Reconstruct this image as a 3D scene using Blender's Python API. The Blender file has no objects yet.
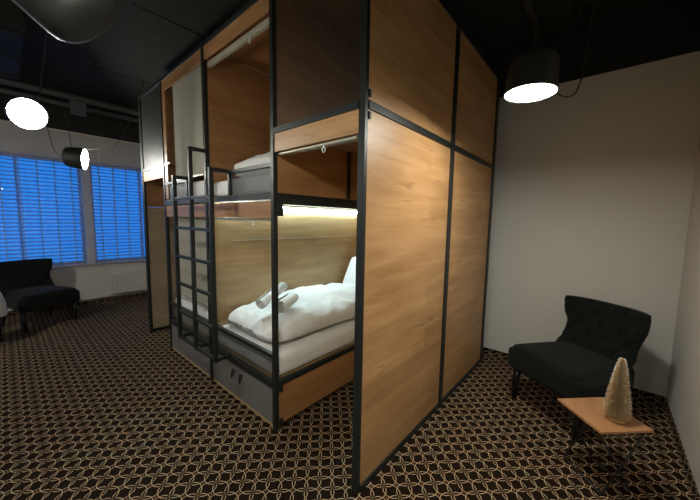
import bpy, bmesh, math, random
from mathutils import Vector, Matrix, noise
random.seed(7)
S = bpy.context.scene
COL = S.collection
PI = math.pi
R = math.radians

# ------------------------------------------------------------------ materials
def newmat(name):
    m = bpy.data.materials.new(name); m.use_nodes = True
    nt = m.node_tree
    return m, nt, nt.nodes, nt.links, nt.nodes['Principled BSDF']

def plain(name, col, rough=.6, metal=0., bump=0., bscale=60., spec=.5, var=0.):
    m, nt, N, L, P = newmat(name)
    P.inputs['Base Color'].default_value = (*col, 1)
    P.inputs['Roughness'].default_value = rough
    P.inputs['Metallic'].default_value = metal
    P.inputs['Specular IOR Level'].default_value = spec
    if bump or var:
        tc = N.new('ShaderNodeTexCoord')
        no = N.new('ShaderNodeTexNoise'); no.inputs['Scale'].default_value = bscale
        no.inputs['Detail'].default_value = 4
        L.new(tc.outputs['Object'], no.inputs['Vector'])
        if bump:
            b = N.new('ShaderNodeBump'); b.inputs['Strength'].default_value = bump
            b.inputs['Distance'].default_value = .01
            L.new(no.outputs['Fac'], b.inputs['Height']); L.new(b.outputs['Normal'], P.inputs['Normal'])
        if var:
            mx = N.new('ShaderNodeMix'); mx.data_type = 'RGBA'
            mx.inputs['A'].default_value = (*[c*(1-var) for c in col], 1)
            mx.inputs['B'].default_value = (*[min(1, c*(1+var)) for c in col], 1)
            L.new(no.outputs['Fac'], mx.inputs['Factor']); L.new(mx.outputs['Result'], P.inputs['Base Color'])
    return m

def wood(name, c1, c2, c3, rough=.42, sc=(.9, .9, 6.5), seed=0.):
    m, nt, N, L, P = newmat(name)
    tc = N.new('ShaderNodeTexCoord')
    mp = N.new('ShaderNodeMapping'); mp.inputs['Scale'].default_value = sc
    mp.inputs['Location'].default_value = (seed, seed*1.7, seed*.6)
    L.new(tc.outputs['Object'], mp.inputs['Vector'])
    n1 = N.new('ShaderNodeTexNoise'); n1.inputs['Scale'].default_value = 2.1
    n1.inputs['Detail'].default_value = 5; n1.inputs['Distortion'].default_value = .35
    L.new(mp.outputs['Vector'], n1.inputs['Vector'])
    r1 = N.new('ShaderNodeValToRGB')
    e = r1.color_ramp.elements
    e[0].position = .28; e[0].color = (*c1, 1); e[1].position = .72; e[1].color = (*c2, 1)
    L.new(n1.outputs['Fac'], r1.inputs['Fac'])
    mp2 = N.new('ShaderNodeMapping'); mp2.inputs['Scale'].default_value = (sc[0]*2.5, sc[1]*2.5, sc[2]*14)
    L.new(tc.outputs['Object'], mp2.inputs['Vector'])
    n2 = N.new('ShaderNodeTexNoise'); n2.inputs['Scale'].default_value = 1.0; n2.inputs['Detail'].default_value = 3
    L.new(mp2.outputs['Vector'], n2.inputs['Vector'])
    r2 = N.new('ShaderNodeValToRGB'); r2.color_ramp.elements[0].position = .3; r2.color_ramp.elements[1].position = .62
    r2.color_ramp.elements[0].color = (.72, .72, .72, 1)
    L.new(n2.outputs['Fac'], r2.inputs['Fac'])
    mu = N.new('ShaderNodeMix'); mu.data_type = 'RGBA'; mu.blend_type = 'MULTIPLY'; mu.inputs['Factor'].default_value = .40
    L.new(r1.outputs['Color'], mu.inputs['A']); L.new(r2.outputs['Color'], mu.inputs['B'])
    # staves: each board of the laminate has its own tone
    sx = N.new('ShaderNodeSeparateXYZ'); L.new(tc.outputs['Object'], sx.inputs[0])
    cb = N.new('ShaderNodeCombineXYZ'); L.new(mathn(N, L, 'ADD', sx.outputs['X'], sx.outputs['Y']), cb.inputs[0]); L.new(sx.outputs['Z'], cb.inputs[1])
    bk = N.new('ShaderNodeTexBrick'); bk.inputs['Scale'].default_value = 1; bk.inputs['Brick Width'].default_value = 1.1
    bk.inputs['Row Height'].default_value = .145; bk.inputs['Mortar Size'].default_value = .0012; bk.offset = .37
    bk.inputs['Color1'].default_value = (.78, .77, .76, 1); bk.inputs['Color2'].default_value = (1, 1, 1, 1); bk.inputs['Mortar'].default_value = (.80, .78, .76, 1)
    L.new(cb.outputs[0], bk.inputs['Vector'])
    mb = N.new('ShaderNodeMix'); mb.data_type = 'RGBA'; mb.blend_type = 'MULTIPLY'; mb.inputs['Factor'].default_value = .85
    L.new(mu.outputs['Result'], mb.inputs['A']); L.new(bk.outputs['Color'], mb.inputs['B'])
    # fine dark cracks and cathedral lines, broken up into patches
    mp3 = N.new('ShaderNodeMapping'); mp3.inputs['Scale'].default_value = (sc[0]*.9, sc[1]*.9, sc[2]*1.3); mp3.inputs['Location'].default_value = (seed, 2, seed)
    L.new(tc.outputs['Object'], mp3.inputs['Vector'])
    n3 = N.new('ShaderNodeTexNoise'); n3.inputs['Scale'].default_value = 1.25; n3.inputs['Detail'].default_value = 2; n3.inputs['Distortion'].default_value = .3
    L.new(mp3.outputs['Vector'], n3.inputs['Vector'])
    rg = N.new('ShaderNodeMapRange'); rg.inputs['From Min'].default_value = .016; rg.inputs['From Max'].default_value = .003
    L.new(mathn(N, L, 'ABSOLUTE', mathn(N, L, 'SUBTRACT', n3.outputs['Fac'], .52)), rg.inputs['Value'])
    n4 = N.new('ShaderNodeTexNoise'); n4.inputs['Scale'].default_value = 3.5; n4.inputs['Detail'].default_value = 3
    L.new(tc.outputs['Object'], n4.inputs['Vector'])
    r4 = N.new('ShaderNodeMapRange'); r4.inputs['From Min'].default_value = .50; r4.inputs['From Max'].default_value = .66
    L.new(n4.outputs['Fac'], r4.inputs['Value'])
    m3 = N.new('ShaderNodeMix'); m3.data_type = 'RGBA'
    L.new(mathn(N, L, 'MULTIPLY', mathn(N, L, 'MULTIPLY', rg.outputs[0], r4.outputs[0]), .75), m3.inputs['Factor']); L.new(mb.outputs['Result'], m3.inputs['A'])
    m3.inputs['B'].default_value = (*c3, 1)
    L.new(m3.outputs['Result'], P.inputs['Base Color'])
    P.inputs['Roughness'].default_value = rough
    return m

def fabric(name, col, rough=.9, trans=0., sheen=.2):
    m, nt, N, L, P = newmat(name)
    P.inputs['Base Color'].default_value = (*col, 1)
    P.inputs['Roughness'].default_value = rough
    P.inputs['Sheen Weight'].default_value = sheen
    P.inputs['Specular IOR Level'].default_value = .15
    tc = N.new('ShaderNodeTexCoord'); no = N.new('ShaderNodeTexNoise')
    no.inputs['Scale'].default_value = 14; no.inputs['Detail'].default_value = 8
    L.new(tc.outputs['Object'], no.inputs['Vector'])
    b = N.new('ShaderNodeBump'); b.inputs['Strength'].default_value = .25; b.inputs['Distance'].default_value = .01
    L.new(no.outputs['Fac'], b.inputs['Height']); L.new(b.outputs['Normal'], P.inputs['Normal'])
    if trans:
        t = N.new('ShaderNodeBsdfTranslucent'); t.inputs['Color'].default_value = (*col, 1)
        mx = N.new('ShaderNodeMixShader'); mx.inputs['Fac'].default_value = trans
        L.new(P.outputs['BSDF'], mx.inputs[1]); L.new(t.outputs['BSDF'], mx.inputs[2])
        L.new(mx.outputs['Shader'], N['Material Output'].inputs['Surface'])
    return m

def sheer(name, col, opac):
    m, nt, N, L, P = newmat(name)
    P.inputs['Base Color'].default_value = (*col, 1); P.inputs['Roughness'].default_value = .9
    t = N.new('ShaderNodeBsdfTranslucent'); t.inputs['Color'].default_value = (*col, 1)
    a = N.new('ShaderNodeMixShader'); a.inputs['Fac'].default_value = .5
    L.new(P.outputs['BSDF'], a.inputs[1]); L.new(t.outputs['BSDF'], a.inputs[2])
    tr = N.new('ShaderNodeBsdfTransparent')
    mx = N.new('ShaderNodeMixShader'); mx.inputs['Fac'].default_value = opac
    L.new(tr.outputs['BSDF'], mx.inputs[1]); L.new(a.outputs['Shader'], mx.inputs[2])
    L.new(mx.outputs['Shader'], N['Material Output'].inputs['Surface'])
    return m

def emis(name, col, st):
    m, nt, N, L, P = newmat(name)
    P.inputs['Base Color'].default_value = (.8, .8, .8, 1)
    P.inputs['Emission Color'].default_value = (*col, 1)
    P.inputs['Emission Strength'].default_value = st
    return m

def mathn(N, L, op, a, b=None, c=None):
    n = N.new('ShaderNodeMath'); n.operation = op
    for i, v in enumerate((a, b, c)):
        if v is None: continue
        if isinstance(v, (int, float)): n.inputs[i].default_value = v
        else: L.new(v, n.inputs[i])
    return n.outputs[0]

def carpet_mat():
    m, nt, N, L, P = newmat('patterned carpet')
    tc = N.new('ShaderNodeTexCoord'); sx = N.new('ShaderNodeSeparateXYZ')
    L.new(tc.outputs['Object'], sx.inputs[0])
    # vertical skirting of the same carpet: fold z into the plane
    X = mathn(N, L, 'ADD', sx.outputs['X'], mathn(N, L, 'MULTIPLY', sx.outputs['Z'], 1.0))
    Y = mathn(N, L, 'ADD', sx.outputs['Y'], mathn(N, L, 'MULTIPLY', sx.outputs['Z'], 1.0))
    def cell(v, off):   # centred coordinate in a 0.1 m lattice
        return mathn(N, L, 'MULTIPLY', mathn(N, L, 'SUBTRACT', mathn(N, L, 'FRACT',
               mathn(N, L, 'MULTIPLY_ADD', v, 10.0, 0.5 - off*10)), .5), .1)
    def dist(a, b):
        return mathn(N, L, 'SQRT', mathn(N, L, 'ADD', mathn(N, L, 'MULTIPLY', a, a), mathn(N, L, 'MULTIPLY', b, b)))
    fx, fy = .0335, .0165
    lines = None
    for ox, oy, ra, rb in ((.05, 0., .0488, .0376), (0., .05, .0376, .0488)):
        d = dist(mathn(N, L, 'DIVIDE', cell(X, fx+ox), ra), mathn(N, L, 'DIVIDE', cell(Y, fy+oy), rb))
        e = mathn(N, L, 'MULTIPLY', mathn(N, L, 'ABSOLUTE', mathn(N, L, 'SUBTRACT', d, 1.)), .045)
        ln = N.new('ShaderNodeMapRange'); ln.interpolation_type = 'SMOOTHSTEP'
        ln.inputs['From Min'].default_value = .0024; ln.inputs['From Max'].default_value = .0010
        L.new(e, ln.inputs['Value'])
        lines = ln.outputs[0] if lines is None else mathn(N, L, 'MAXIMUM', lines, ln.outputs[0])
    flower = dist(cell(X, fx), cell(Y, fy))
    square = dist(cell(X, fx+.05), cell(Y, fy+.05))
    fm = N.new('ShaderNodeMapRange'); fm.inputs['From Min'].default_value = .020; fm.inputs['From Max'].default_value = .012
    L.new(flower, fm.inputs['Value'])
    sm = N.new('ShaderNodeMapRange'); sm.inputs['From Min'].default_value = .0055; sm.inputs['From Max'].default_value = .0035
    L.new(square, sm.inputs['Value'])
    # tan yarn varying towards pink and green
    no = N.new('ShaderNodeTexNoise'); no.inputs['Scale'].default_value = 6; L.new(tc.outputs['Object'], no.inputs['Vector'])
    cr = N.new('ShaderNodeValToRGB'); el = cr.color_ramp.elements
    el[0].position = .35; el[0].color = (.62, .51, .31, 1); el[1].position = .68; el[1].color = (.70, .46, .30, 1)
    L.new(no.outputs['Fac'], cr.inputs['Fac'])
    dk = N.new('ShaderNodeMix'); dk.data_type = 'RGBA'
    L.new(fm.outputs[0], dk.inputs['Factor']); L.new(cr.outputs['Color'], dk.inputs['A'])
    dk.inputs['B'].default_value = (.13, .085, .045, 1)
    bs = N.new('ShaderNodeMix'); bs.data_type = 'RGBA'
    n2 = N.new('ShaderNodeTexNoise'); n2.inputs['Scale'].default_value = 260; L.new(tc.outputs['Object'], n2.inputs['Vector'])
    L.new(n2.outputs['Fac'], bs.inputs['Factor'])
    bs.inputs['A'].default_value = (.006, .0035, .0015, 1); bs.inputs['B'].default_value = (.020, .011, .005, 1)
    c1 = N.new('ShaderNodeMix'); c1.data_type = 'RGBA'
    L.new(lines, c1.inputs['Factor']); L.new(bs.outputs['Result'], c1.inputs['A']); L.new(dk.outputs['Result'], c1.inputs['B'])
    c2 = N.new('ShaderNodeMix'); c2.data_type = 'RGBA'
    L.new(sm.outputs[0], c2.inputs['Factor']); L.new(c1.outputs['Result'], c2.inputs['A'])
    c2.inputs['B'].default_value = (.26, .10, .04, 1)
    L.new(c2.outputs['Result'], P.inputs['Base Color'])
    P.inputs['Roughness'].default_value = .95; P.inputs['Specular IOR Level'].default_value = .1
    b = N.new('ShaderNodeBump'); b.inputs['Strength'].default_value = .4; b.inputs['Distance'].default_value = .003
    L.new(n2.outputs['Fac'], b.inputs['Height']); L.new(b.outputs['Normal'], P.inputs['Normal'])
    return m

def mesh_mat(name, ax, pitch, rad, col):
    """perforated sheet: round holes on a staggered grid; ax = the two in-plane axes"""
    m, nt, N, L, P = newmat(name)
    P.inputs['Base Color'].default_value = (*col, 1); P.inputs['Roughness'].default_value = .5
    P.inputs['Metallic'].default_value = .2
    tc = N.new('ShaderNodeTexCoord'); sx = N.new('ShaderNodeSeparateXYZ'); L.new(tc.outputs['Object'], sx.inputs[0])
    U, V = sx.outputs[ax[0]], sx.outputs[ax[1]]
    hole = None
    for o in (0., .5):
        a = mathn(N, L, 'SUBTRACT', mathn(N, L, 'FRACT', mathn(N, L, 'MULTIPLY_ADD', U, 1/pitch, o)), .5)
        b = mathn(N, L, 'SUBTRACT', mathn(N, L, 'FRACT', mathn(N, L, 'MULTIPLY_ADD', V, 1/pitch, o)), .5)
        d = mathn(N, L, 'SQRT', mathn(N, L, 'ADD', mathn(N, L, 'MULTIPLY', a, a), mathn(N, L, 'MULTIPLY', b, b)))
        h = mathn(N, L, 'LESS_THAN', d, rad)
        hole = h if hole is None else mathn(N, L, 'MAXIMUM', hole, h)
    tr = N.new('ShaderNodeBsdfTransparent'); mx = N.new('ShaderNodeMixShader')
    L.new(hole, mx.inputs['Fac']); L.new(P.outputs['BSDF'], mx.inputs[1]); L.new(tr.outputs['BSDF'], mx.inputs[2])
    L.new(mx.outputs['Shader'], N['Material Output'].inputs['Surface'])
    return m

M = {}
M['wood'] = wood('oak laminate', (.44, .228, .086), (.62, .365, .165), (.22, .10, .035))
M['wood2'] = wood('oak laminate warm', (.38, .175, .062), (.52, .275, .115), (.24, .10, .035), seed=3.1)
M['woodtop'] = wood('oak table top', (.42, .20, .085), (.50, .26, .12), (.42, .20, .08), sc=(3, 12, 3), seed=1.)
M['black'] = plain('black steel', (.022, .026, .024), .42, .25, spec=.5)
M['mesh'] = mesh_mat('perforated steel upper', ('Y', 'Z'), .014, .35, (.085, .062, .040))
M['guardmesh'] = mesh_mat('perforated steel guard', ('Y', 'Z'), .012, .33, (.05, .052, .05))
M['farmesh'] = mesh_mat('fine perforated steel', ('Y', 'Z'), .014, .20, (.03, .03, .026))
M['grey'] = plain('grey laminate', (.20, .185, .175), .5, 0, .05, 90, var=.08)
M['edge'] = plain('raw plywood edge', (.50, .33, .15), .7)
M['wall'] = plain('white wall paint', (.64, .625, .58), .8, 0, .06, 55, spec=.2, var=.02)
M['blackpaint'] = plain('black paint', (.020, .022, .018), .75, 0, .1, 25, spec=.25, var=.3)
M['ceil'] = plain('dark green black ceiling', (.030, .032, .024), .85, 0, .1, 9, spec=.2, var=.35)
M['pipe'] = plain('dusty black pipe', (.055, .055, .048), .6)
M['tray'] = plain('galvanised tray', (.10, .115, .125), .5, .4)
M['sheet'] = fabric('white bedding', (.80, .80, .78))
M['towel'] = fabric('white towel', (.82, .83, .82), sheen=.5)
M['blind'] = fabric('cream blind cloth', (.56, .53, .43), trans=.25, sheen=0)
M['cassette'] = plain('champagne aluminium', (.46, .43, .33), .45, .3)
M['wood3'] = wood('light oak laminate', (.38, .235, .110), (.54, .37, .19), (.24, .13, .055), seed=2.)
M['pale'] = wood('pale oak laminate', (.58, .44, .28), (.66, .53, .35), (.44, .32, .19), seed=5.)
M['alu'] = plain('light aluminium', (.60, .60, .56), .4, .5)
M['velvet'] = fabric('black green velvet', (.006, .008, .007), sheen=.06)
M['leg'] = plain('black lacquered wood', (.008, .008, .008), .35)
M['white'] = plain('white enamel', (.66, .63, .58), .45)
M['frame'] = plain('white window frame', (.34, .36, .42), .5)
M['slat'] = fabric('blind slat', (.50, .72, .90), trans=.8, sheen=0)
M['sheer'] = sheer('sheer curtain', (.66, .66, .72), .26)
M['carpet'] = carpet_mat()
M['lamp'] = plain('black lamp shade', (.014, .016, .013), .55, 0)
M['lampin'] = plain('white lamp inside', (.8, .8, .8), .6)
M['glow'] = emis('lamp diffuser', (1., .985, .89), 130)
M['glow_s'] = emis('small lamp diffuser', (1., .985, .89), 80)
M['led'] = emis('led strip', (.62, .90, 1.), 72)
M['gold'] = plain('champagne tinsel', (.55, .36, .13), .45, .25, spec=.6)
M['frost'] = plain('frosted bristle tips', (.95, .90, .76), .25, .2)
M['plastic'] = plain('clear plastic ring', (.75, .75, .72), .3)
gm, nt, N, L, P = newmat('window glass')
gl = N.new('ShaderNodeBsdfGlossy'); gl.inputs['Roughness'].default_value = .02
tr = N.new('ShaderNodeBsdfTransparent'); mx = N.new('ShaderNodeMixShader'); mx.inputs['Fac'].default_value = .06
L.new(tr.outputs[0], mx.inputs[1]); L.new(gl.outputs[0], mx.inputs[2]); L.new(mx.outputs[0], N['Material Output'].inputs['Surface'])
M['glass'] = gm

# ------------------------------------------------------------------ mesh helpers
def box(bm, x0, x1, y0, y1, z0, z1, bev=0.):
    b = bmesh.new()
    bmesh.ops.create_cube(b, size=1)
    for v in b.verts:
        v.co = Vector(((x0+x1)/2+v.co.x*(x1-x0), (y0+y1)/2+v.co.y*(y1-y0), (z0+z1)/2+v.co.z*(z1-z0)))
    if bev: bmesh.ops.bevel(b, geom=b.edges[:], offset=bev, segments=2, affect='EDGES', profile=.5)
    merge(bm, b)

def merge(bm, b, mat=None):
    if mat is not None: bmesh.ops.transform(b, matrix=mat, verts=b.verts)
    me = bpy.data.meshes.new('tmp'); b.to_mesh(me); b.free(); bm.from_mesh(me); bpy.data.meshes.remove(me)

def tube(bm, pts, r, seg=8, caps=True):
    """round tube along a polyline; r a number or one per point"""
    pts = [Vector(p) for p in pts]; n = len(pts)
    rs = r if isinstance(r, (list, tuple)) else [r]*n
    t0 = (pts[1]-pts[0]).normalized()
    up = Vector((0, 0, 1)) if abs(t0.z) < .9 else Vector((1, 0, 0))
    a = t0.cross(up).normalized(); rings = []
    for i in range(n):
        t = (pts[min(i+1, n-1)]-pts[max(i-1, 0)]).normalized()
        a = (a - t*a.dot(t)).normalized(); b = t.cross(a)
        rings.append([bm.verts.new(pts[i]+(a*math.cos(2*PI*k/seg)+b*math.sin(2*PI*k/seg))*rs[i]) for k in range(seg)])
    for i in range(n-1):
        for k in range(seg):
            bm.faces.new((rings[i][k], rings[i][(k+1) % seg], rings[i+1][(k+1) % seg], rings[i+1][k]))
    if caps:
        bm.faces.new(rings[0][::-1]); bm.faces.new(rings[-1])

def lathe(bm, prof, seg=40):
    """profile of (radius, z) turned about z"""
    rings = []
    for r, z in prof:
        if r < 1e-6: rings.append([bm.verts.new((0, 0, z))])
        else: rings.append([bm.verts.new((r*math.cos(2*PI*k/seg), r*math.sin(2*PI*k/seg), z)) for k in range(seg)])
    for A, B in zip(rings, rings[1:]):
        for k in range(seg):
            k2 = (k+1) % seg
            q = [A[k % len(A)], A[k2 % len(A)], B[k2 % len(B)], B[k % len(B)]]
            u = []
            for v in q:
                if v not in u: u.append(v)
            if len(u) > 2: bm.faces.new(u)

def smooth_path(pts, n=8):
    pts = [Vector(p) for p in pts]; out = []
    P = [pts[0]*2-pts[1]]+pts+[pts[-1]*2-pts[-2]]
    for i in range(1, len(P)-2):
        for k in range(n):
            t = k/n; a, b, c, d = P[i-1:i+3]
            out.append(.5*((2*b)+(c-a)*t+(2*a-5*b+4*c-d)*t*t+(3*b-a-3*c+d)*t**3))
    return out+[pts[-1]]

def puff(c, h, r, cuts=(24, 24, 6), fn=None):
    """rounded box surface as a bmesh, centre c, half sizes h, corner radius r, deformed by fn(p)"""
    bm = bmesh.new(); cache = {}
    n = cuts
    def V(i, j, k):
        key = (i, j, k)
        if key not in cache:
            p = Vector(((2*i/n[0]-1)*h[0], (2*j/n[1]-1)*h[1], (2*k/n[2]-1)*h[2]))
            q = Vector([max(-(h[a]-r[a]), min(h[a]-r[a], p[a])) for a in range(3)])
            d = p-q
            e = Vector([d[a]/r[a] for a in range(3)])
            if e.length > 1e-9:
                m = max(abs(e.x), abs(e.y), abs(e.z)); e = e.normalized()*m
            p = q+Vector([e[a]*r[a] for a in range(3)])
            if fn: p = fn(p)
            cache[key] = bm.verts.new(p+Vector(c))
        return cache[key]
    def quad(a, b, c_, d): bm.faces.new((a, b, c_, d))
    for i in range(n[0]):
        for j in range(n[1]):
            quad(V(i, j, 0), V(i, j+1, 0), V(i+1, j+1, 0), V(i+1, j, 0))
            quad(V(i, j, n[2]), V(i+1, j, n[2]), V(i+1, j+1, n[2]), V(i, j+1, n[2]))
    for i in range(n[0]):
        for k in range(n[2]):
            quad(V(i, 0, k), V(i+1, 0, k), V(i+1, 0, k+1), V(i, 0, k+1))
            quad(V(i, n[1], k), V(i, n[1], k+1), V(i+1, n[1], k+1), V(i+1, n[1], k))
    for j in range(n[1]):
        for k in range(n[2]):
            quad(V(0, j, k), V(0, j, k+1), V(0, j+1, k+1), V(0, j+1, k))
            quad(V(n[0], j, k), V(n[0], j+1, k), V(n[0], j+1, k+1), V(n[0], j, k+1))
    return bm

def obj(name, bm, mat, parent=None, smooth=False, loc=None):
    me = bpy.data.meshes.new(name)
    bmesh.ops.recalc_face_normals(bm, faces=bm.faces[:])
    bm.to_mesh(me); bm.free()
    me.materials.append(M[mat] if isinstance(mat, str) else mat)
    if smooth:
        for p in me.polygons: p.use_smooth = True
    o = bpy.data.objects.new(name, me); COL.objects.link(o)
    if parent is not None:
        o.parent = parent
        o.matrix_parent_inverse = parent_world(parent).inverted()
    if loc: o.location = loc
    return o

def parent_world(o):
    m = o.matrix_basis.copy()
    if o.parent: m = parent_world(o.parent) @ o.matrix_parent_inverse @ m
    return m

def tag(o, label, cat, group=None, kind=None):
    o['label'] = label; o['category'] = cat
    if group: o['group'] = group
    if kind: o['kind'] = kind
    return o

def thing(name, label, cat, loc=(0, 0, 0), group=None):
    o = bpy.data.objects.new(name, None); COL.objects.link(o); o.location = loc
    o.empty_display_size = .1
    return tag(o, label, cat, group)

def struct(name, bm, mat, label=None):
    o = obj(name, bm, mat); o['kind'] = 'structure'
    if label: o['label'] = label
    return o

def bx(name, mat, parent, x0, x1, y0, y1, z0, z1, bev=.0015):
    bm = bmesh.new(); box(bm, x0, x1, y0, y1, z0, z1, bev)
    return obj(name, bm, mat, parent)

# ------------------------------------------------------------------ measures (x right-back, y left-back)
A, P2, P3, P4 = .7236, 1.6693, 2.6477, 3.3765
VD, VC = 1.016, 2.034
H, MID = 2.846, 1.996
XB, YR, YW = 2.294, -1.378, 5.507
XL, ZC, ZB = -2.7, 3.2, 2.742
T = .016                                   # half a steel tube

# ------------------------------------------------------------------ room
def sbox(name, mat, *a, label=None):
    bm = bmesh.new(); box(bm, *a); return struct(name, bm, mat, label)
sbox('floor', 'carpet', XL, XB, YR, YW, -.1, 0, label='dark carpet with interlocking tan ring pattern')
sbox('ceiling', 'ceil', XL-.1, XB+.1, YR-.1, YW+.3, ZC, ZC+.1)
sbox('wall_back', 'wall', XB, XB+.1, YR, YW, 0, ZC)
sbox('wall_right', 'wall', XL, XB, YR-.1, YR, 0, ZC)
sbox('wall_front', 'wall', XL-.1, XL, YR, YW, 0, ZC)
WX0, WXM0, WXM1, WX1, WZ0, WZ1 = -2.35, -.275, -.165, 1.9, .665, 2.32
bm = bmesh.new()
box(bm, XL, XB, YW, YW+.25, 0, WZ0); box(bm, XL, XB, YW, YW+.25, WZ1, ZC)
box(bm, XL, WX0, YW, YW+.25, WZ0, WZ1); box(bm, WX1, XB, YW, YW+.25, WZ0, WZ1)
box(bm, WXM0, WXM1, YW, YW+.25, WZ0, WZ1)
struct('wall_left', bm, 'wall')
# black painted band above the white paint
sbox('trim_1', 'blackpaint', XB-.006, XB-.0005, YR+.007, YW-.1, ZB, ZC-.001)
sbox('trim_2', 'blackpaint', XL+.001, XB-.007, YR+.0005, YR+.006, ZB, ZC-.001)
sbox('trim_3', 'blackpaint', XL+.001, XB-.007, YW-.30, YW-.0005, ZB+.006, ZC-.001)   # deep black beam over the window
# carpet skirting
sbox('baseboard_back', 'carpet', XB-.008, XB-.0005, YR+.009, YW-.009, .0005, .065)
sbox('baseboard_right', 'carpet', XL+.001, XB-.009, YR+.0005, YR+.008, .0005, .065)
sbox('baseboard_left', 'carpet', XL+.001, XB-.009, YW-.008, YW-.0005, .0005, .065)
# window sill, frames, panes, blinds
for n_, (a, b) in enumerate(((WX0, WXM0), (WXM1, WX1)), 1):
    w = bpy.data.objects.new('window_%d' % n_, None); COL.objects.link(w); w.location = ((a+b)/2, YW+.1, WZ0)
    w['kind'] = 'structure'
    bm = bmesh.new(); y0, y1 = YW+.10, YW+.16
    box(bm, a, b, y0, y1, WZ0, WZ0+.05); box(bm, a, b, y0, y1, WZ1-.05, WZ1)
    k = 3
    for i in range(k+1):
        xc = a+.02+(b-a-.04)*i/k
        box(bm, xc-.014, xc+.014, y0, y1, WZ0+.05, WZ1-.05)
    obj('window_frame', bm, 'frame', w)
    bm = bmesh.new(); box(bm, a+.02, b-.02, YW+.128, YW+.132, WZ0+.03, WZ1-.03); obj('pane', bm, 'glass', w)
sbox('trim_4', 'edge', WX0-.05, WX1+.05, YW-.03, YW+.1, WZ0-.025, WZ0-.001, label='window sill of pale wood')

def venetian(a, b, label):
    t = thing('venetian_blind', label, 'blind', ((a+b)/2, YW+.05, WZ1))
    bm = bmesh.new(); z = WZ0+.05; i = 0
    while z < WZ1-.05:
        ang = R(36); w = .017
        b2 = bmesh.new(); bmesh.ops.create_cube(b2, size=1)
        for v in b2.verts: v.co = Vector((v.co.x*(b-a-.02), v.co.y*2*w, v.co.z*.0012))
        merge(bm, b2, Matrix.Translation(((a+b)/2, YW+.05, z)) @ Matrix.Rotation(ang, 4, 'X'))
        z += .056
    obj('slats', bm, 'slat', t)
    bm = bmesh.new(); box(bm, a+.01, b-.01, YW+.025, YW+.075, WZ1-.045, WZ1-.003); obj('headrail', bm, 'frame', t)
    bm = bmesh.new()
    n = 11
    for i in range(n):
        xc = a+.12+(b-a-.24)*i/(n-1)
        for dy in (-.024, .024): tube(bm, [(xc, YW+.05+dy, WZ0+.04), (xc, YW+.05+dy, WZ1-.04)], .005, 5)
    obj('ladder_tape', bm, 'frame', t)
venetian(WX0, WXM0, 'white slatted blind in the window behind the left armchair, left of the window pier')
venetian(WXM1, WX1, 'white slatted blind in the window above the radiator, right of the window pier')

def curtain(x0, x1, z0, z1, y, amp, wl, label, gap=0.):
    t = thing('sheer_curtain', label, 'curtain', ((x0+x1)/2, y, z1), 'sheer curtains at the window')
    bm = bmesh.new(); nx = int((x1-x0)/.012); nz = 14; rows = []
    for j in range(nz+1):
        z = z0+(z1-z0)*j/nz; row = []
        for i in range(nx+1):
            x = x0+(x1-x0)*i/nx
            ph = x/wl*2*PI + 1.3*math.sin(x*2.3) + .25*math.sin(z*1.7+x)
            yy = y+amp*math.sin(ph)*(1-.35*j/nz)
            row.append(bm.verts.new((x, yy, z)))
        rows.append(row)
    for j in range(nz):
        for i in range(nx): bm.faces.new((rows[j][i], rows[j][i+1], rows[j+1][i+1], rows[j+1][i]))
    obj('cloth', bm, 'sheer', t, True)
    bm = bmesh.new(); box(bm, x0, x1, y-.012, y+.012, z1, z1+.02); obj('curtain_track', bm, 'white', t)
curtain(-2.5, -.06, .625, 2.70, YW-.10, .022, .10, 'sheer pleated curtain hanging behind the left armchair')
curtain(-.05, 1.5, .645, 2.70, YW-.10, .016, .065, 'sheer pleated curtain hanging above the white radiator')

# radiator and its pipe
t = thing('radiator', 'white panel radiator on the wall beneath the right window', 'radiator', (.5, YW-.05, .13))
bm = bmesh.new(); x0, x1, z0, z1, yf = .005, 1.15, .135, .465, YW-.105
nx = 2*34
pf = []
for i in range(nx+1):
    x = x0+.02+(x1-x0-.04)*i/nx
    pf.append((x, yf+(.010 if i % 2 else 0.)))
for (xa, ya), (xb, yb) in zip(pf, pf[1:]):
    vs = [bm.verts.new(p) for p in ((xa, ya, z0+.02), (xb, yb, z0+.02), (xb, yb, z1-.02), (xa, ya, z1-.02))]
    bm.faces.new(vs)
box(bm, x0, x1, yf+.011, yf+.05, z0, z1, .003)
box(bm, x0, x1, yf-.002, yf+.012, z0, z0+.02); box(bm, x0, x1, yf-.002, yf+.012, z1-.02, z1)
obj('panel', bm, 'white', t)
bm = bmesh.new(); box(bm, x0+.01, x1-.01, yf+.01, yf+.08, z1, z1+.006)
for i in range(30): box(bm, x0+.02+i*.037, x0+.04+i*.037, yf+.02, yf+.07, z1+.006, z1+.008)
obj('top_grille', bm, 'white', t)
for xk in (x0+.1, x1-.14):
    bm = bmesh.new(); box(bm, xk, xk+.04, yf+.05, YW-.001, z0+.05, z1-.05); obj('bracket', bm, 'white', t)
bm = bmesh.new(); tube(bm, [(-2.6, YW-.0135, .088), (2.0, YW-.0135, .088)], .012, 10)
tag(obj('heating_pipe', bm, 'white', None, True), 'thin white heating pipe running low along the window wall', 'pipe')

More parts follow.
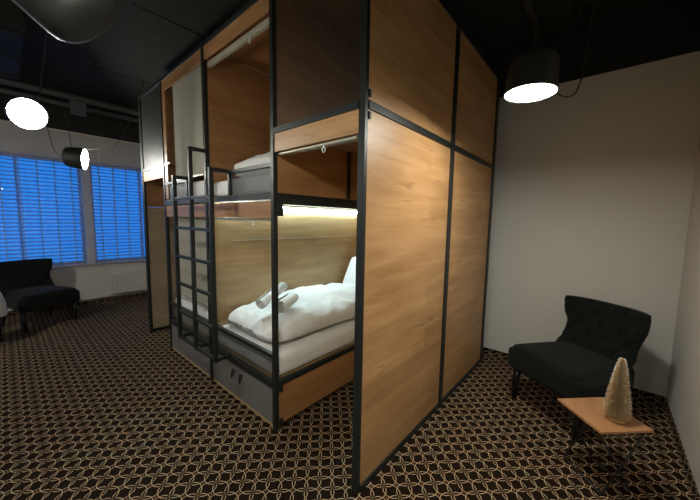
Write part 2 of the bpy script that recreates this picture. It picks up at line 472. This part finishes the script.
# ------------------------------------------------------------------ ceiling services
def ceilpipe(name, pts, r, label, mat='pipe', cat='pipe'):
    bm = bmesh.new(); tube(bm, pts, r, 12)
    return tag(obj(name, bm, mat, None, True), label, cat)
ceilpipe('ceiling_pipe', [(.1, -.31, 3.14), (2.285, -.31, 3.14)], .03, 'dusty black pipe under the ceiling, just above the big right hand lamp')
ceilpipe('ceiling_pipe', [(.1, -.61, 3.15), (2.285, -.61, 3.15)], .024, 'dusty black pipe under the ceiling, rightmost, near the right wall')
thick = ceilpipe('ceiling_pipe', [(-2.65, 4.62, 3.02), (2.28, 4.62, 3.02)], .045, 'thick black pipe under the ceiling before the window beam')
ceilpipe('ceiling_pipe', [(-2.65, 4.86, 2.97), (2.28, 4.86, 2.97)], .035, 'thinner black pipe under the ceiling, nearest the window beam')
t = thing('ventilation_duct', 'large black rectangular ventilation duct under the ceiling at left', 'duct', (-1.5, 2.6, ZC))
bm = bmesh.new(); box(bm, -2.2, -.92, 2.9, 4.35, 2.98, 3.199, .01); obj('duct_body', bm, 'blackpaint', t)
bm = bmesh.new()
for y in (3.0, 3.6, 4.2): box(bm, -2.215, -.905, y, y+.03, 2.965, 3.199)
obj('flange', bm, 'blackpaint', t)
bm = bmesh.new(); box(bm, -.46, -.30, 4.60, 4.64, 2.80, 2.976, .002)
obj('bracket', bm, 'tray', thick)['label'] = 'grey metal bracket'
# ceiling panel joints
bm = bmesh.new()
for x in (-.35, .85, 2.0): box(bm, x, x+.012, YR+.02, 4.2, ZC-.006, ZC-.0005)
for y in (.6, 2.2, 3.8): box(bm, -.34, XB-.02, y, y+.012, ZC-.006, ZC-.0005)
struct('trim_5', bm, 'blackpaint')

# ------------------------------------------------------------------ sleeping pod
pod = thing('sleeping_pod', 'oak and black steel bunk cabin with two side entries standing on the patterned carpet', 'bunk bed', (0, A, 0))
def post(x, y, z1=H, z0=0.001, t=T): return bx('post', 'black', pod, x-t, x+t, y-t, y+t, z0, z1)
def rail_y(x, y0, y1, z, hh=T, hw=T): return bx('rail', 'black', pod, x-hw, x+hw, y0, y1, z-hh, z+hh)
def rail_x(y, x0, x1, z, hh=T, hw=T): return bx('rail', 'black', pod, x0, x1, y-hw, y+hw, z-hh, z+hh)
# posts on the open side
post(0, .0215, t=.0085)                                            # doorway tube
post(0, A); post(0, P2, t=.018); post(0, P3); post(0, P4-.030, t=.0125)
# near end wall (frame module)
for x in (0, VD, VC): post(x, 0, t=.0120 if x == 0 else .023)
for x0, x1 in ((.0125, VD-.0235), (VD+.0235, VC-.0235)):
    for z in (.022, MID, H-T): rail_x(0, x0, x1, z, .020, .018)
    for z0, z1 in ((.038, MID-T), (MID+T, H-2*T)):
        p = bx('wood_panel', 'wood', pod, x0, x1, -.009, .009, z0, z1, .001)
# far end wall
for x in (0, VC): post(x, P4)
for z in (.022, MID, H-T): rail_x(P4, T, VC-T, z)
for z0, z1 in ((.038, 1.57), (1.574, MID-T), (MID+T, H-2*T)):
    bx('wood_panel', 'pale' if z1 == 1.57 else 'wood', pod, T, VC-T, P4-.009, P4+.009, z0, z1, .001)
# top and middle rails of the open side
for y0, y1 in ((0.0305, A-T), (A+T, P2-.018), (P2+.018, P3-T), (P3+T, P4-.043)):
    rail_y(0, y0, y1, H-T)
for y0, y1 in ((0.0305, A-T), (P3+T, P4-.043)):
    rail_y(0, y0, y1, MID, .018)
    bx('mesh_panel', 'mesh' if y0 < 1 else 'farmesh', pod, -.001, .001, y0, y1, MID+.018, H-2*T, 0)
    bx('header_board', 'wood', pod, -.008, .008, y0, y1, 1.868, MID-.018, .001)
# headers above the bunks
for y0, y1, m in ((A+T, P2-.018, 'wood2'), (P2+.018, P3-T, 'wood2')):
    bx('header_board', m, pod, -.008, .008, y0, y1, 2.716, H-2*T, .001)
    bx('header_board', m, pod, -.008, .008, y0, y1, 1.457, 1.568, .001)
bx('side_board', 'wood2', pod, -.008, .008, P3-.10, P3-T, 1.64, 2.714, .001)
bx('ledge', 'wood2', pod, -.012, .05, P3-.175, P3-T, 1.985, 2.005, .001)
# back wall, roof, ceilings of the entries, partitions
for y0, y1 in ((T, A-.01), (A+.01, P2-.01), (P2+.01, P3-.01), (P3+.01, P4-.01)):
    bx('back_panel', 'wood', pod, VC-.018, VC-.001, y0, y1, .01, H-.035, .001)
bx('roof_panel', 'wood2', pod, T+.002, VC, T, P4-T, H-.016, H-.002, .001)
for y0, y1 in ((.05, A-.02), (P3+.02, P4-.05)):
    bx('entry_ceiling', 'wood', pod, .012, VC-.02, y0, y1, MID-.002, MID+.012, .001)
for y, z0 in ((A, 1.62), (P3, 1.62)):
    s = 1 if y == A else -1
    bx('side_panel', 'wood2', pod, .02, VC-.02, y-.008, y+.008, z0, H-.018, .001)
bx('partition', 'wood3', pod, .02, VC-.02, P2-.01, P2+.01, .33, 1.585, .001)
bx('partition', 'wood2', pod, .02, VC-.02, P2-.01, P2+.01, 1.589, H-.018, .001)
for s in (-1,):
    bx('seam_strip', 'alu', pod, .2, VC-.02, P2-.0125, P2-.0102, 1.247, 1.253, 0)
    bx('seam_strip', 'alu', pod, .03, VC-.02, P2-.016, P2-.0102, H-.030, H-.022, 0)
bx('post', 'black', pod, .69, .714, A-.031, A-.0085, 1.622, MID-.004)
# bed platforms
def platform(y0, y1, z, face):
    rail_y(0, y0, y1, z, .022)
    bx('bed_base', 'edge', pod, .02, VC-.02, y0, y1, z-.004, z+.014, .001)
for y0, y1 in ((A+T, P2-.018), (P2+.018, P3-T)):
    platform(y0, y1, .322, 0); platform(y0, y1, 1.600, 0)
for y in (A, P3):
    rail_x(y, T, VC-.02, .330, .020)
    bx('beam', 'black', pod, T, VC-.02, y-T, y+T, 1.548, 1.618)
    bx('end_board', 'wood2', pod, T+.002, VC-.02, y-.009, y+.009, .030, .308, .001)
bx('bracket', 'black', pod, T, .062, A-.014, A+.014, 1.470, 1.547)
bx('bracket', 'black', pod, T, .045, A-.024, A-.0165, .03, .075)
bx('bracket', 'black', pod, T, .045, A-.024, A-.0165, .27, .345)
bx('hinge', 'black', pod, T-.002, .026, -.020, -.0095, 1.93, 1.965)
bx('hinge', 'black', pod, T-.002, .026, -.020, -.0095, 2.03, 2.065)
# lower guards: full width top bar and perforated sheet
for y0, y1 in ((A+T, P2-.018), (P2+.018, P3-T)):
    rail_y(0, y0, y1, .525, .014, .014)
    bx('guard_mesh', 'guardmesh', pod, -.001, .001, y0, y1, .345, .511, 0)
# upper guards: sheet ends with a gap for the ladder
for y0, y1, ye in ((A+T, 1.275, 1.285), (2.085, P3-T, 2.075)):
    rail_y(0, y0, y1, 1.795, .014, .014)
    bx('guard_mesh', 'guardmesh', pod, -.001, .001, y0, y1, 1.623, 1.781, 0)
    bx('guard_post', 'black', pod, -.014, .014, ye-.013, ye+.013, 1.623, 1.809)
# drawers below
for y0, y1 in ((A+T+.004, P2-.022), (P2+.022, P3-T-.004)):
    d = bx('drawer', 'grey', pod, -.006, .012, y0, y1, .030, .285, .001)
    bx('edge_strip', 'edge', d, -.007, .014, y0, y1, .012, .029, .001)
    if y0 < 1:
        for yy in (1.285, 1.165):
            bm = bmesh.new()
            tube(bm, smooth_path([(-.006, yy-.014, .232), (-.020, yy-.010, .205), (-.024, yy, .180), (-.020, yy+.010, .205), (-.006, yy+.014, .232)]), .006, 6)
            tube(bm, [(-.006, yy-.02, .235), (-.006, yy+.02, .235)], .008, 6)
            obj('handle', bm, 'black', d, True)

# double ladder
lad = thing('bunk_ladder', 'black steel double ladder with three uprights leaning at the front of the bunks', 'ladder', (-.14, 1.64, .36))
LX, LT = -.145, .0145
ly = (1.29, 1.64, 1.985)
for y, zt in zip(ly, (1.815, 2.010, 1.815)):
    bx('upright', 'black', lad, LX-LT, LX+LT, y-LT, y+LT, .350, zt)
    xe = -.0145 if y != 1.64 else -.019
    bx('top_arm', 'black', lad, LX+LT, xe, y-LT, y+LT, zt-2*LT, zt)
    bx('foot_arm', 'black', lad, LX+LT, -.023, y-LT*.8, y+LT*.8, .350, .350+2*LT)
for z in (.370, .615, .868, 1.112, 1.362, 1.608):
    for a, b in ((ly[0], ly[1]), (ly[1], ly[2])):
        bx('rung', 'black', lad, LX-.012, LX+.012, a+LT, b-LT, z-.012, z+.012)

# ------------------------------------------------------------------ blinds of the pod
def roller(label, y0, y1, ztop, hc, drop=None, ring=None, x=.012, group=None, dp=.042):
    t = thing('roller_blind', label, 'blind', (x, (y0+y1)/2, ztop), group)
    bm = bmesh.new(); box(bm, x, x+dp, y0, y1, ztop-hc, ztop, .004); obj('cassette', bm, 'cassette', t)
    if drop is not None:
        bm = bmesh.new(); ny, nz = 40, 10; rows = []
        for j in range(nz+1):
            z = ztop-hc*.5+(drop-ztop+hc*.5)*j/nz
            rows.append([bm.verts.new((x+.025+.003*math.sin(i*.55)*j/nz+.002*math.sin(i*.21+2), y0+.01+(y1-y0-.02)*i/ny, z)) for i in range(ny+1)])
        for j in range(nz):
            for i in range(ny): bm.faces.new((rows[j][i], rows[j][i+1], rows[j+1][i+1], rows[j+1][i]))
        o = obj('cloth', bm, 'blind', t, True)
        bm = bmesh.new(); box(bm, x+.018, x+.033, y0+.008, y1-.008, drop-.018, drop, .003); obj('bottom_bar', bm, 'cassette', t)
    if ring:
        bm = bmesh.new(); zr = ztop-hc-.020
        tube(bm, [(x+.004, ring+.011*math.sin(a*PI/8), zr+.014*math.cos(a*PI/8)) for a in range(17)], .0032, 6, False)
        tube(bm, [(x+.004, ring, zr+.012), (x+.004, ring, ztop-hc+.004)], .004, 6)
        obj('pull_ring', bm, 'plastic', t, True)
roller('rolled-up blind in champagne cassette at the top of the open upper bunk', A+.03, P2-.03, 2.700, .040, ring=1.01, dp=.028)
roller('rolled-up blind under the upper bed, over the open lower bunk with towels', A+.03, P2-.03, 1.456, .022, ring=1.00)
roller('rolled-up blind under the header of the near entry doorway', .06, A-.03, 1.866, .016, ring=.29)
roller('lowered cream blind closing the upper bunk behind the ladder', P2+.03, P3-.19, 2.775, .04, drop=1.84, x=.010)
roller('lowered cream blind closing the lower bunk behind the ladder', P2+.03, P3-.07, 1.50, .03, drop=.665, x=.010)

# LED light strip on the partition, lower bunk
t = thing('light_strip', 'glowing white light strip along the top of the lower bunk partition', 'light', (1.0, P2-.03, 1.53))
bm = bmesh.new(); box(bm, .10, VC-.03, P2-.050, P2-.0105, 1.574, 1.594, .002); obj('profile', bm, 'alu', t)
bm = bmesh.new(); box(bm, .10, VC-.03, P2-.040, P2-.0125, 1.550, 1.5735, .001); obj('diffuser', bm, 'led', t)

# ------------------------------------------------------------------ bedding
def nz3(p, s, o=0.): return noise.noise(Vector((p.x*s+o, p.y*s+o*1.3, p.z*s-o)))
def mattress(y0, y1, z0, z1, label, x0=.022):
    t = thing('mattress', label, 'mattress', (1, (y0+y1)/2, z0))
    hx, hy, hz = (VC-.04-x0)/2, (y1-y0)/2, (z1-z0)/2
    bm = puff((x0+hx, (y0+y1)/2, z0+hz), (hx, hy, hz), (.05, .05, .045), (40, 24, 8),
              lambda p: p-Vector((0, 0, 0)) if p.z < -hz*.9 else p-p.normalized()*.004*(1+nz3(p, 5, y0)))
    obj('fitted_sheet', bm, 'sheet', t, True)
    bm = bmesh.new()
    pts = []
    for x, y in ((x0+.02, y0+.01), (VC-.06, y0+.01), (VC-.06, y1-.01), (x0+.02, y1-.01), (x0+.02, y0+.01)): pts.append((x, y, z0+.03))
    tube(bm, pts, .004, 6); obj('piping', bm, 'sheet', t)
mattress(A+.022, P2-.022, .338, .505, 'white sheeted mattress in the open lower bunk under the duvet')
mattress(P2+.022, P3-.022, .338, .60, 'white sheeted mattress in the lower bunk below the lowered blind')
mattress(A+.022, P2-.022, 1.617, 1.76, 'white sheeted mattress in the upper bunk nearest the doorway')
mattress(P2+.022, P3-.022, 1.617, 1.79, 'white sheeted mattress in the far upper bunk behind the ladder')

def duvet(name, label, c, h, r, amp, seed, cat='duvet', mat='sheet', tilt=None, cuts=(90, 60, 12), fn2=None):
    def fn(p):
        w = 1 if p.z > -h[2]*.5 else .15
        q = Vector(p)
        q.z += w*amp*(1.2*nz3(p, 3.2, seed)+.6*nz3(p, 8, seed)+.30*nz3(p, 19, seed)-.7*abs(nz3(p, 6, seed+5)))
        q.x += amp*.7*nz3(p, 4, seed+9); q.y += amp*.7*nz3(p, 4, seed+17)
        if fn2: q = fn2(q)
        return q
    bm = puff((0, 0, 0), h, r, cuts, fn)
    mt = Matrix.Translation(Vector(c))
    if tilt: mt = mt @ tilt
    bmesh.ops.transform(bm, matrix=mt, verts=bm.verts)
    return tag(obj(name, bm, mat, None, True), label, cat)
DY = (A+P2)/2
def crown(q):
    e = max(0, 1-(q.y/.46)**2)
    q.z += .045*e*(1 if q.z > 0 else 0)
    if q.z < 0 and abs(q.y) > .3: q.z += 0
    return q
def crown_low(q):
    f = min(1, (q.x+.72)/.5); q.z += (.055*max(0, 1-(q.y/.44)**2)*max(0, f) - .030*(1-max(0, f))) if q.z > 0 else 0
    q.y = max(-.43, min(.38, q.y)); q.z = max(-.094, q.z)
    return q
duvet('duvet', 'white puffy duvet spread over the open lower bunk, towels on it', (.06+.72, DY+.02, .602), (.72, .405, .092), (.20, .16, .085), .026, 3., fn2=crown_low)
def crown_up(q):
    q = crown(q); f = max(0, min(1, (q.x+.76)/.42))
    if q.z > 0: q.z = q.z*(.45+1.0*f)
    q.z = max(-.095, q.z)
    return q
duvet('duvet', 'cream white duvet heaped on the upper bunk, showing above the guard rail', (.88, A+.44, 1.862), (.76, .40, .095), (.25, .16, .08), .03, 11., fn2=crown_up)
# pillow leaning at the far end of the lower bunk
def pil(q):
    f = (1-min(1, abs(q.x)/.36)**3)*(1-min(1, abs(q.y)/.26)**3)
    q.z *= .25+.75*max(0, f)**.6
    return q
tl = Matrix.Rotation(R(-62), 4, 'Y') @ Matrix.Rotation(R(90), 4, 'Z')
duvet('pillow', 'white pillow propped upright at the head of the open lower bunk', (1.70, 1.26, .765), (.32, .245, .085), (.05, .05, .08), .006, 5., 'pillow', 'sheet', tl, (30, 24, 8), pil)

# towels on the duvet: a rolled one and folded ones
def spiral_roll(c0, ax, ln, r0, turns=3.2):
    bm = bmesh.new(); side = Vector((-ax.y, ax.x, 0)); n = 90
    def ring(off, inner):
        out = []
        for i in range(n+1):
            a = 2*PI*turns*i/n; rr = .008+(r0-.008)*i/n - (.0065 if inner else 0)
            out.append(bm.verts.new(c0+ax*off+side*(rr*math.cos(a))+Vector((0, 0, rr*math.sin(a)*.92))))
        return out
    offs = [-ln/2, -ln/2+.006, 0, ln/2-.006, ln/2]
    O = [ring(o, False) for o in offs]; I = [ring(o, True) for o in offs]
    for k in range(4):
        for i in range(n):
            bm.faces.new((O[k][i], O[k][i+1], O[k+1][i+1], O[k+1][i])); bm.faces.new((I[k][i], I[k+1][i], I[k+1][i+1], I[k][i+1]))
    for k in (0, 4):
        for i in range(n): bm.faces.new((O[k][i], O[k][i+1], I[k][i+1], I[k][i]))
    for i in (0, n):
        for k in range(4): bm.faces.new((O[k][i], O[k+1][i], I[k+1][i], I[k][i]))
    return bm
for lab, a, b, rr in (('rolled white towel lying on the duvet with its coiled end towards the doorway', (.19, .930, .792), (.42, 1.060, .800), .060),
                      ('rolled white towel lying slantwise on top of the other roll on the duvet', (.13, 1.100, .785), (.41, 1.180, .880), .050)):
    a, b = Vector(a), Vector(b)
    t = thing('rolled_towel', lab, 'towel', a, 'rolled towels on the duvet')
    d = (b-a).normalized()
    bm = spiral_roll(Vector((0, 0, 0)), Vector((1, 0, 0)), (b-a).length, rr)
    for v in bm.verts: v.co += v.co.normalized()*.003*noise.noise(v.co*22)
    bmesh.ops.transform(bm, matrix=Matrix.Translation((a+b)/2) @ d.to_track_quat('X', 'Z').to_matrix().to_4x4(), verts=bm.verts)
    obj('towel_roll', bm, 'towel', t, True)

# ------------------------------------------------------------------ armchairs
def make_chair(name, label, loc, rot):
    """local frame: x sideways, y towards the back, z up; origin between the front feet"""
    t = thing(name, label, 'armchair', (0, 0, 0), 'black velvet armchairs')
    def seatf(p):
        q = Vector(p)
        q.x *= 1-.22*max(0, (p.y+.3)/.6)
        if p.z > 0: q.z += .016*(1-(p.x/.33)**2)
        q.z -= .0
        return q
    bm = puff((0, .255, .345), (.315, .315, .085), (.05, .05, .03), (24, 24, 8), seatf)
    obj('seat', bm, 'velvet', t, True)
    bm = puff((0, .235, .430), (.285, .29, .035), (.06, .06, .03), (28, 28, 6),
              lambda p: Vector((p.x*(1-.20*max(0, (p.y+.25)/.5)), p.y, p.z+(.018*(1-(p.x/.3)**2)*(1-(p.y/.3)**2) if p.z > 0 else 0))))
    obj('seat_cushion', bm, 'velvet', t, True)
    # hourglass back
    prof = [(.26, .255), (.40, .265), (.445, .268), (.50, .268), (.56, .258), (.62, .262), (.66, .276), (.70, .290), (.76, .298), (.80, .300), (.835, .298)]
    def hw(z):
        for (z0, w0), (z1, w1) in zip(prof, prof[1:]):
            if z <= z1: f = (z-z0)/(z1-z0); f = f*f*(3-2*f); return w0+(w1-w0)*f
        return prof[-1][1]
    tufts = []
    for r_, z in enumerate((.50, .575, .65, .725, .795)):
        k = 3 if r_ % 2 == 0 else 4
        for i in range(k): tufts.append(((i-(k-1)/2)*.135, z))
    nu, nv = 64, 56; bm = bmesh.new()
    def pt(u, v, back):
        z = .26+(.835-.26)*v; w = hw(z); x = u*w
        wing = .085*max(0, (z-.62)/.2)**1.0 if z > .62 else 0
        wing = min(wing, .085); wing += .06*max(0, (.50-z)/.1) if z < .50 and z > .40 else (.06 if z <= .40 else 0)
        y = .455+.40*max(0, z-.42)-wing*abs(u)**3
        th = .042*(1-abs(u)**8*.7)*(1-max(0, (v-.93)/.07)**2*.55)
        if back: y += th
        else:
            d = 0
            for tx, tz in tufts:
                r2 = ((x-tx)**2+(z-tz)**2)/(.032**2); d += math.exp(-r2)
            seam = 0
            if .44 < z < .84:
                a1 = math.sin((x/.135+(z-.50)/.150)*PI); a2 = math.sin((x/.135-(z-.50)/.150)*PI)
                seam = .006*(math.exp(-(a1/.25)**2)+math.exp(-(a2/.25)**2))
            y += -th+.020*min(1, d)+seam
        return Vector((x, y, z))
    F = [[bm.verts.new(pt(2*i/nu-1, j/nv, False)) for i in range(nu+1)] for j in range(nv+1)]
    B = [[bm.verts.new(pt(2*i/nu-1, j/nv, True)) for i in range(nu+1)] for j in range(nv+1)]
    for j in range(nv):
        for i in range(nu):
            bm.faces.new((F[j][i], F[j][i+1], F[j+1][i+1], F[j+1][i])); bm.faces.new((B[j][i], B[j+1][i], B[j+1][i+1], B[j][i+1]))
        for i in (0, nu): bm.faces.new((F[j][i], F[j+1][i], B[j+1][i], B[j][i]))
    for i in range(nu):
        for j in (0, nv): bm.faces.new((F[j][i], F[j][i+1], B[j][i+1], B[j][i]))
    back = obj('backrest', bm, 'velvet', t, True)
    for tx, tz in tufts:
        if abs(tx) > hw(tz)-.02: continue
        b = bmesh.new(); bmesh.ops.create_uvsphere(b, u_segments=10, v_segments=6, radius=.009)
        y = .455+.40*max(0, tz-.42)-.026
        bmesh.ops.transform(b, matrix=Matrix.Translation((tx, y, tz)), verts=b.verts)
        obj('button', b, 'velvet', back, True)
    for sx in (-1, 1):
        bm = bmesh.new(); tube(bm, [(sx*.262, .03, .275), (sx*.262, .015, .15), (sx*.255, 0, .002)], [.034, .027, .019], 12); obj('leg', bm, 'leg', t, True)
        bm = bmesh.new(); tube(bm, [(sx*.24, .47, .275), (sx*.24, .50, .15), (sx*.24, .56, .002)], [.028, .022, .015], 12); obj('leg', bm, 'leg', t, True)
    t.location = loc; t.rotation_euler = (0, 0, rot)
    return t
# chair frame: +y local = away from the sitter's front
make_chair('armchair', 'black tufted velvet armchair against the white wall beside the little oak table', (1.42, -.636, 0), math.atan2(-.553, .834)-PI/2)
make_chair('armchair', 'black velvet armchair in front of the blue window, at the left of the room', (-.80, 4.53, 0), math.atan2(.93, -.36)-PI/2)

# white covered pouf at the left edge
t = thing('pouf', 'white cloth-covered stool beside the left armchair, cut by the left edge', 'stool', (-1.33, 4.15, 0))
bm = bmesh.new(); lathe(bm, [(0, .64), (.08, .635), (.12, .60), (.145, .52), (.155, .46), (.160, .345), (.155, .33), (0, .335)], 36)
for v in bm.verts:
    a = math.atan2(v.co.y, v.co.x)
    if v.co.z < .5 and (v.co.x**2+v.co.y**2) > .01:
        f = 1+.03*math.sin(a*11)*(.5-v.co.z)/.3; v.co.x *= f; v.co.y *= f
bmesh.ops.transform(bm, matrix=Matrix.Translation((-1.33, 4.15, 0)), verts=bm.verts)
obj('cloth', bm, 'sheet', t, True)
for a in range(4):
    bm = bmesh.new(); x, y = -1.33+.12*math.cos(a*PI/2+.7), 4.15+.12*math.sin(a*PI/2+.7)
    tube(bm, [(x, y, .333), (x, y, .002)], [.018, .013], 10); obj('leg', bm, 'leg', t, True)

# ------------------------------------------------------------------ side table and bottle-brush tree
TX, TY, TZ = 1.021, -.966, .38
t = thing('side_table', 'small square oak-topped folding table in front of the right armchair', 'table', (TX, TY, 0))
bm = bmesh.new(); box(bm, -.149, .149, -.149, .149, TZ-.014, TZ, .002)
bmesh.ops.transform(bm, matrix=Matrix.Translation((TX, TY, 0)) @ Matrix.Rotation(R(45), 4, 'Z'), verts=bm.verts)
tt = obj('table_top', bm, 'woodtop', t)
def lp(a, b, z): return Vector((TX+(a-b)*.7071, TY+(a+b)*.7071, z))
# two U frames crossing under the top
for s, w in ((-1, .128), (1, .118)):
    bm = bmesh.new()
    tube(bm, [lp(-w, s*.13, TZ-.020), lp(-w, -s*.10+s*.012, .006)], .005, 8)
    tube(bm, [lp(w, s*.13, TZ-.020), lp(w, -s*.10+s*.012, .006)], .005, 8)
    tube(bm, [lp(-w, s*.13, TZ-.020), lp(w, s*.13, TZ-.020)], .005, 8)
    tube(bm, [lp(-w, -s*.10+s*.012, .006), lp(w, -s*.10+s*.012, .006)], .005, 8)
    obj('leg_frame', bm, 'black', t, True)
t = thing('bottle_brush_tree', 'small frosted champagne-gold bottle brush Christmas tree on the little oak table', 'christmas tree', (.995, -1.025, TZ))
bm = bmesh.new(); lathe(bm, [(0, .001), (.036, .001), (.038, .008), (.034, .016), (0, .018)], 24)
bmesh.ops.transform(bm, matrix=Matrix.Translation((.995, -1.025, TZ)), verts=bm.verts)
obj('base', bm, 'gold', t, True)
bm = bmesh.new(); tube(bm, [(.995, -1.025, TZ+.012), (.995, -1.025, TZ+.345)], .004, 8); obj('stem', bm, 'gold', t)
bg, bf = bmesh.new(), bmesh.new()
def needle(bm, p, d, ln, w):
    d = d.normalized(); s = d.cross(Vector((random.uniform(-1, 1), random.uniform(-1, 1), random.uniform(-1, 1)))).normalized()*w
    s2 = d.cross(s).normalized()*w; q = p+d*ln
    v = [bm.verts.new(x) for x in (p+s, p-s*.5+s2*.87, p-s*.5-s2*.87, q+s*.7, q-s*.35+s2*.6, q-s*.35-s2*.6)]
    for a in ((0, 1, 4, 3), (1, 2, 5, 4), (2, 0, 3, 5), (3, 4, 5)): bm.faces.new([v[i] for i in a])
TH = .335
NT = 5200
for i in range(NT):
    f = i/NT; z = .018+(TH)*f
    rmax = .057*(1-f)**.72*(min(1, f/.05)*.25+.75)+.008
    # spiral turns of the brush
    a = f*2*PI*300*.618+random.uniform(-.3, .3)
    rr = rmax*(1+.06*math.sin(f*2*PI*17))*random.uniform(.86, 1.05)
    d = Vector((math.cos(a), math.sin(a), random.uniform(-.05, .35)))
    p = Vector((.995, -1.025, TZ+z))
    needle(bg, p, d, rr, .0008)
    if random.random() < .26:
        e = p+d.normalized()*(rr*.96); needle(bf, e, d, .005, .0013)
br = obj('bristles', bg, 'gold', t)
fr = obj('frosted_tips', bf, 'frost', t)
fr['label'] = 'pale frosted bristle tips'

# ------------------------------------------------------------------ spot pendants
def spot(name, label, loc, aim, scale, cables, mat='glow', group='black cylindrical spot pendants', grip=True):
    t = thing(name, label, 'lamp', (0, 0, 0), group)
    r0, r1, ln = .110, .120, .180
    n = Vector(aim).normalized()
    rot = n.to_track_quat('-Z', 'Y').to_matrix().to_4x4()
    mt = Matrix.Translation(Vector(loc)) @ rot @ Matrix.Scale(scale, 4)
    bm = bmesh.new()
    lathe(bm, [(0, ln), (r0*.60, ln), (r0*.84, ln-.006), (r0*.96, ln-.022), (r0, ln-.045), (r1, .004), (r1, 0), (r1-.004, 0), (r1-.004, .012), (r0-.006, ln-.05), (0, ln-.04)], 56)
    bmesh.ops.transform(bm, matrix=mt, verts=bm.verts); sh = obj('lamp_shade', bm, 'lamp', t, True)
    for p in sh.data.polygons: p.use_smooth = True
    bm = bmesh.new(); lathe(bm, [(0, .002), (r1*.9, .003), (r1-.006, .007), (r1-.006, .010), (0, .011)], 56)
    bmesh.ops.transform(bm, matrix=mt, verts=bm.verts); obj('diffuser', bm, mat, t, True)
    if grip:
        bm = bmesh.new(); lathe(bm, [(0, ln+.022), (.012, ln+.022), (.014, ln), (.014, ln-.004), (0, ln-.004)], 20)
        bmesh.ops.transform(bm, matrix=mt, verts=bm.verts); obj('cord_grip', bm, 'lamp', t, True)
    for c in cables:
        bm = bmesh.new(); pts = [Vector(p) for p in c]
        tube(bm, smooth_path(pts, 8), .0032, 6); obj('cord', bm, 'lamp', t, True)
    return t
L0 = Vector((-1.00, -.42, 2.12))
L1, L2, L3, L4 = Vector((-1.045, .395, 2.17)), Vector((-.994, 1.957, 2.091)), Vector((-.476, 3.703, 2.096)), Vector((.612, -.563, 2.093))
a1 = Vector((-.66, .22, .72)).normalized()
spot('spot_pendant', 'large black lamp seen from behind, nearest the camera at the upper left', L1, a1, 1,
     [[L1+Vector((.09, .02, .08)), L1+Vector((.11, .02, .20)), (-.9, .42, 3.19)]], 'glow_s', grip=False)
a0 = Vector((-.05, .50, -.85)).normalized()  # unseen lamp above the camera, added to light the bunk fronts
spot('spot_pendant', 'added unseen black lamp above the camera, aimed at the bunks', L0, a0, 1, [[L0-a0*.20, L0-a0*.25+Vector((0, 0, .1)), (-1.0, -.6, 3.19)]], 'glow')
L5 = Vector((-2.25, 3.1, 2.12)); a5 = Vector((.35, .45, -.82)).normalized()  # lamp out of view, added to brighten the left of the room
spot('spot_pendant', 'added unseen black lamp beyond the left edge, brightening the room near the left armchair', L5, a5, 1, [[L5-a5*.20, L5-a5*.25+Vector((0, 0, .1)), (-2.3, 3.0, 2.5), (-2.3, 3.0, 2.975)]], 'glow')
a2 = Vector((.141, -.957, -.254)).normalized()
spot('spot_pendant', 'black lamp facing the camera with a round glowing disc, at the upper left', L2, a2, .79,
     [
      [L2+Vector((.03, .03, .10)), L2+Vector((.06, .0, .15)), L2+Vector((.075, .0, .25)), L2+Vector((.12, .0, .6)), (-.85, 2.05, 3.19)]])
a3 = Vector((.907, -.412, -.088)).normalized()
spot('spot_pendant', 'smaller-looking black lamp turned sideways in front of the blue window', L3, a3, 1.0,
     [[L3-a3*.21, L3-a3*.27+Vector((0, 0, .06)), L3-a3*.32+Vector((0, 0, .4)), (-.80, 3.83, 3.19)],
      [L3-a3*.12+Vector((0, 0, .115)), L3-a3*.13+Vector((0, 0, .3)), (-.66, 3.78, 3.19)],
      [L3-a3*.12+Vector((0, 0, .115)), L3+Vector((.10, 0, .14)), L3+Vector((.35, 0, .30)), (.15, 3.7, 3.19)]])
a4 = Vector((-.027, .031, -1.)).normalized()
spot('spot_pendant', 'large black lamp shining down beside the oak end wall, in front of the white wall', L4, a4, .98,
     [[L4-a4*.21, L4-a4*.25+Vector((0, 0, .3)), (.62, -.60, 3.19)],
      [L4+Vector((.09, -.085, .02)), L4+Vector((.15, -.14, .0)), L4+Vector((.20, -.18, .06)), L4+Vector((.22, -.20, .3)), (.83, -.80, 3.19)]])

# ------------------------------------------------------------------ dusk outside
W = bpy.data.worlds.new('World'); S.world = W; W.use_nodes = True
bg = W.node_tree.nodes['Background']; bg.inputs['Color'].default_value = (.008, .26, .95, 1); bg.inputs['Strength'].default_value = 1.05

# ------------------------------------------------------------------ camera
cam = bpy.data.cameras.new('Camera'); co = bpy.data.objects.new('Camera', cam); COL.objects.link(co)
cam.sensor_fit = 'HORIZONTAL'; cam.sensor_width = 36; cam.lens = 297.9358/700*36; cam.clip_start = .02
pit, rol, yaw = .0986, .0175, .7089
fwd = Vector((math.cos(yaw)*math.cos(pit), math.sin(yaw)*math.cos(pit), -math.sin(pit)))
rt = fwd.cross(Vector((0, 0, 1))).normalized(); up = rt.cross(fwd)
r2 = rt*math.cos(rol)+up*math.sin(rol); u2 = -rt*math.sin(rol)+up*math.cos(rol)
mw = Matrix(((r2.x, u2.x, -fwd.x, -1.1453), (r2.y, u2.y, -fwd.y, -.9058), (r2.z, u2.z, -fwd.z, 1.45), (0, 0, 0, 1)))
co.matrix_world = mw
S.camera = co
S.view_settings.view_transform = 'Standard'; S.view_settings.look = 'None'
S.view_settings.exposure = .12; S.view_settings.gamma = 1; S.view_settings.use_curve_mapping = False
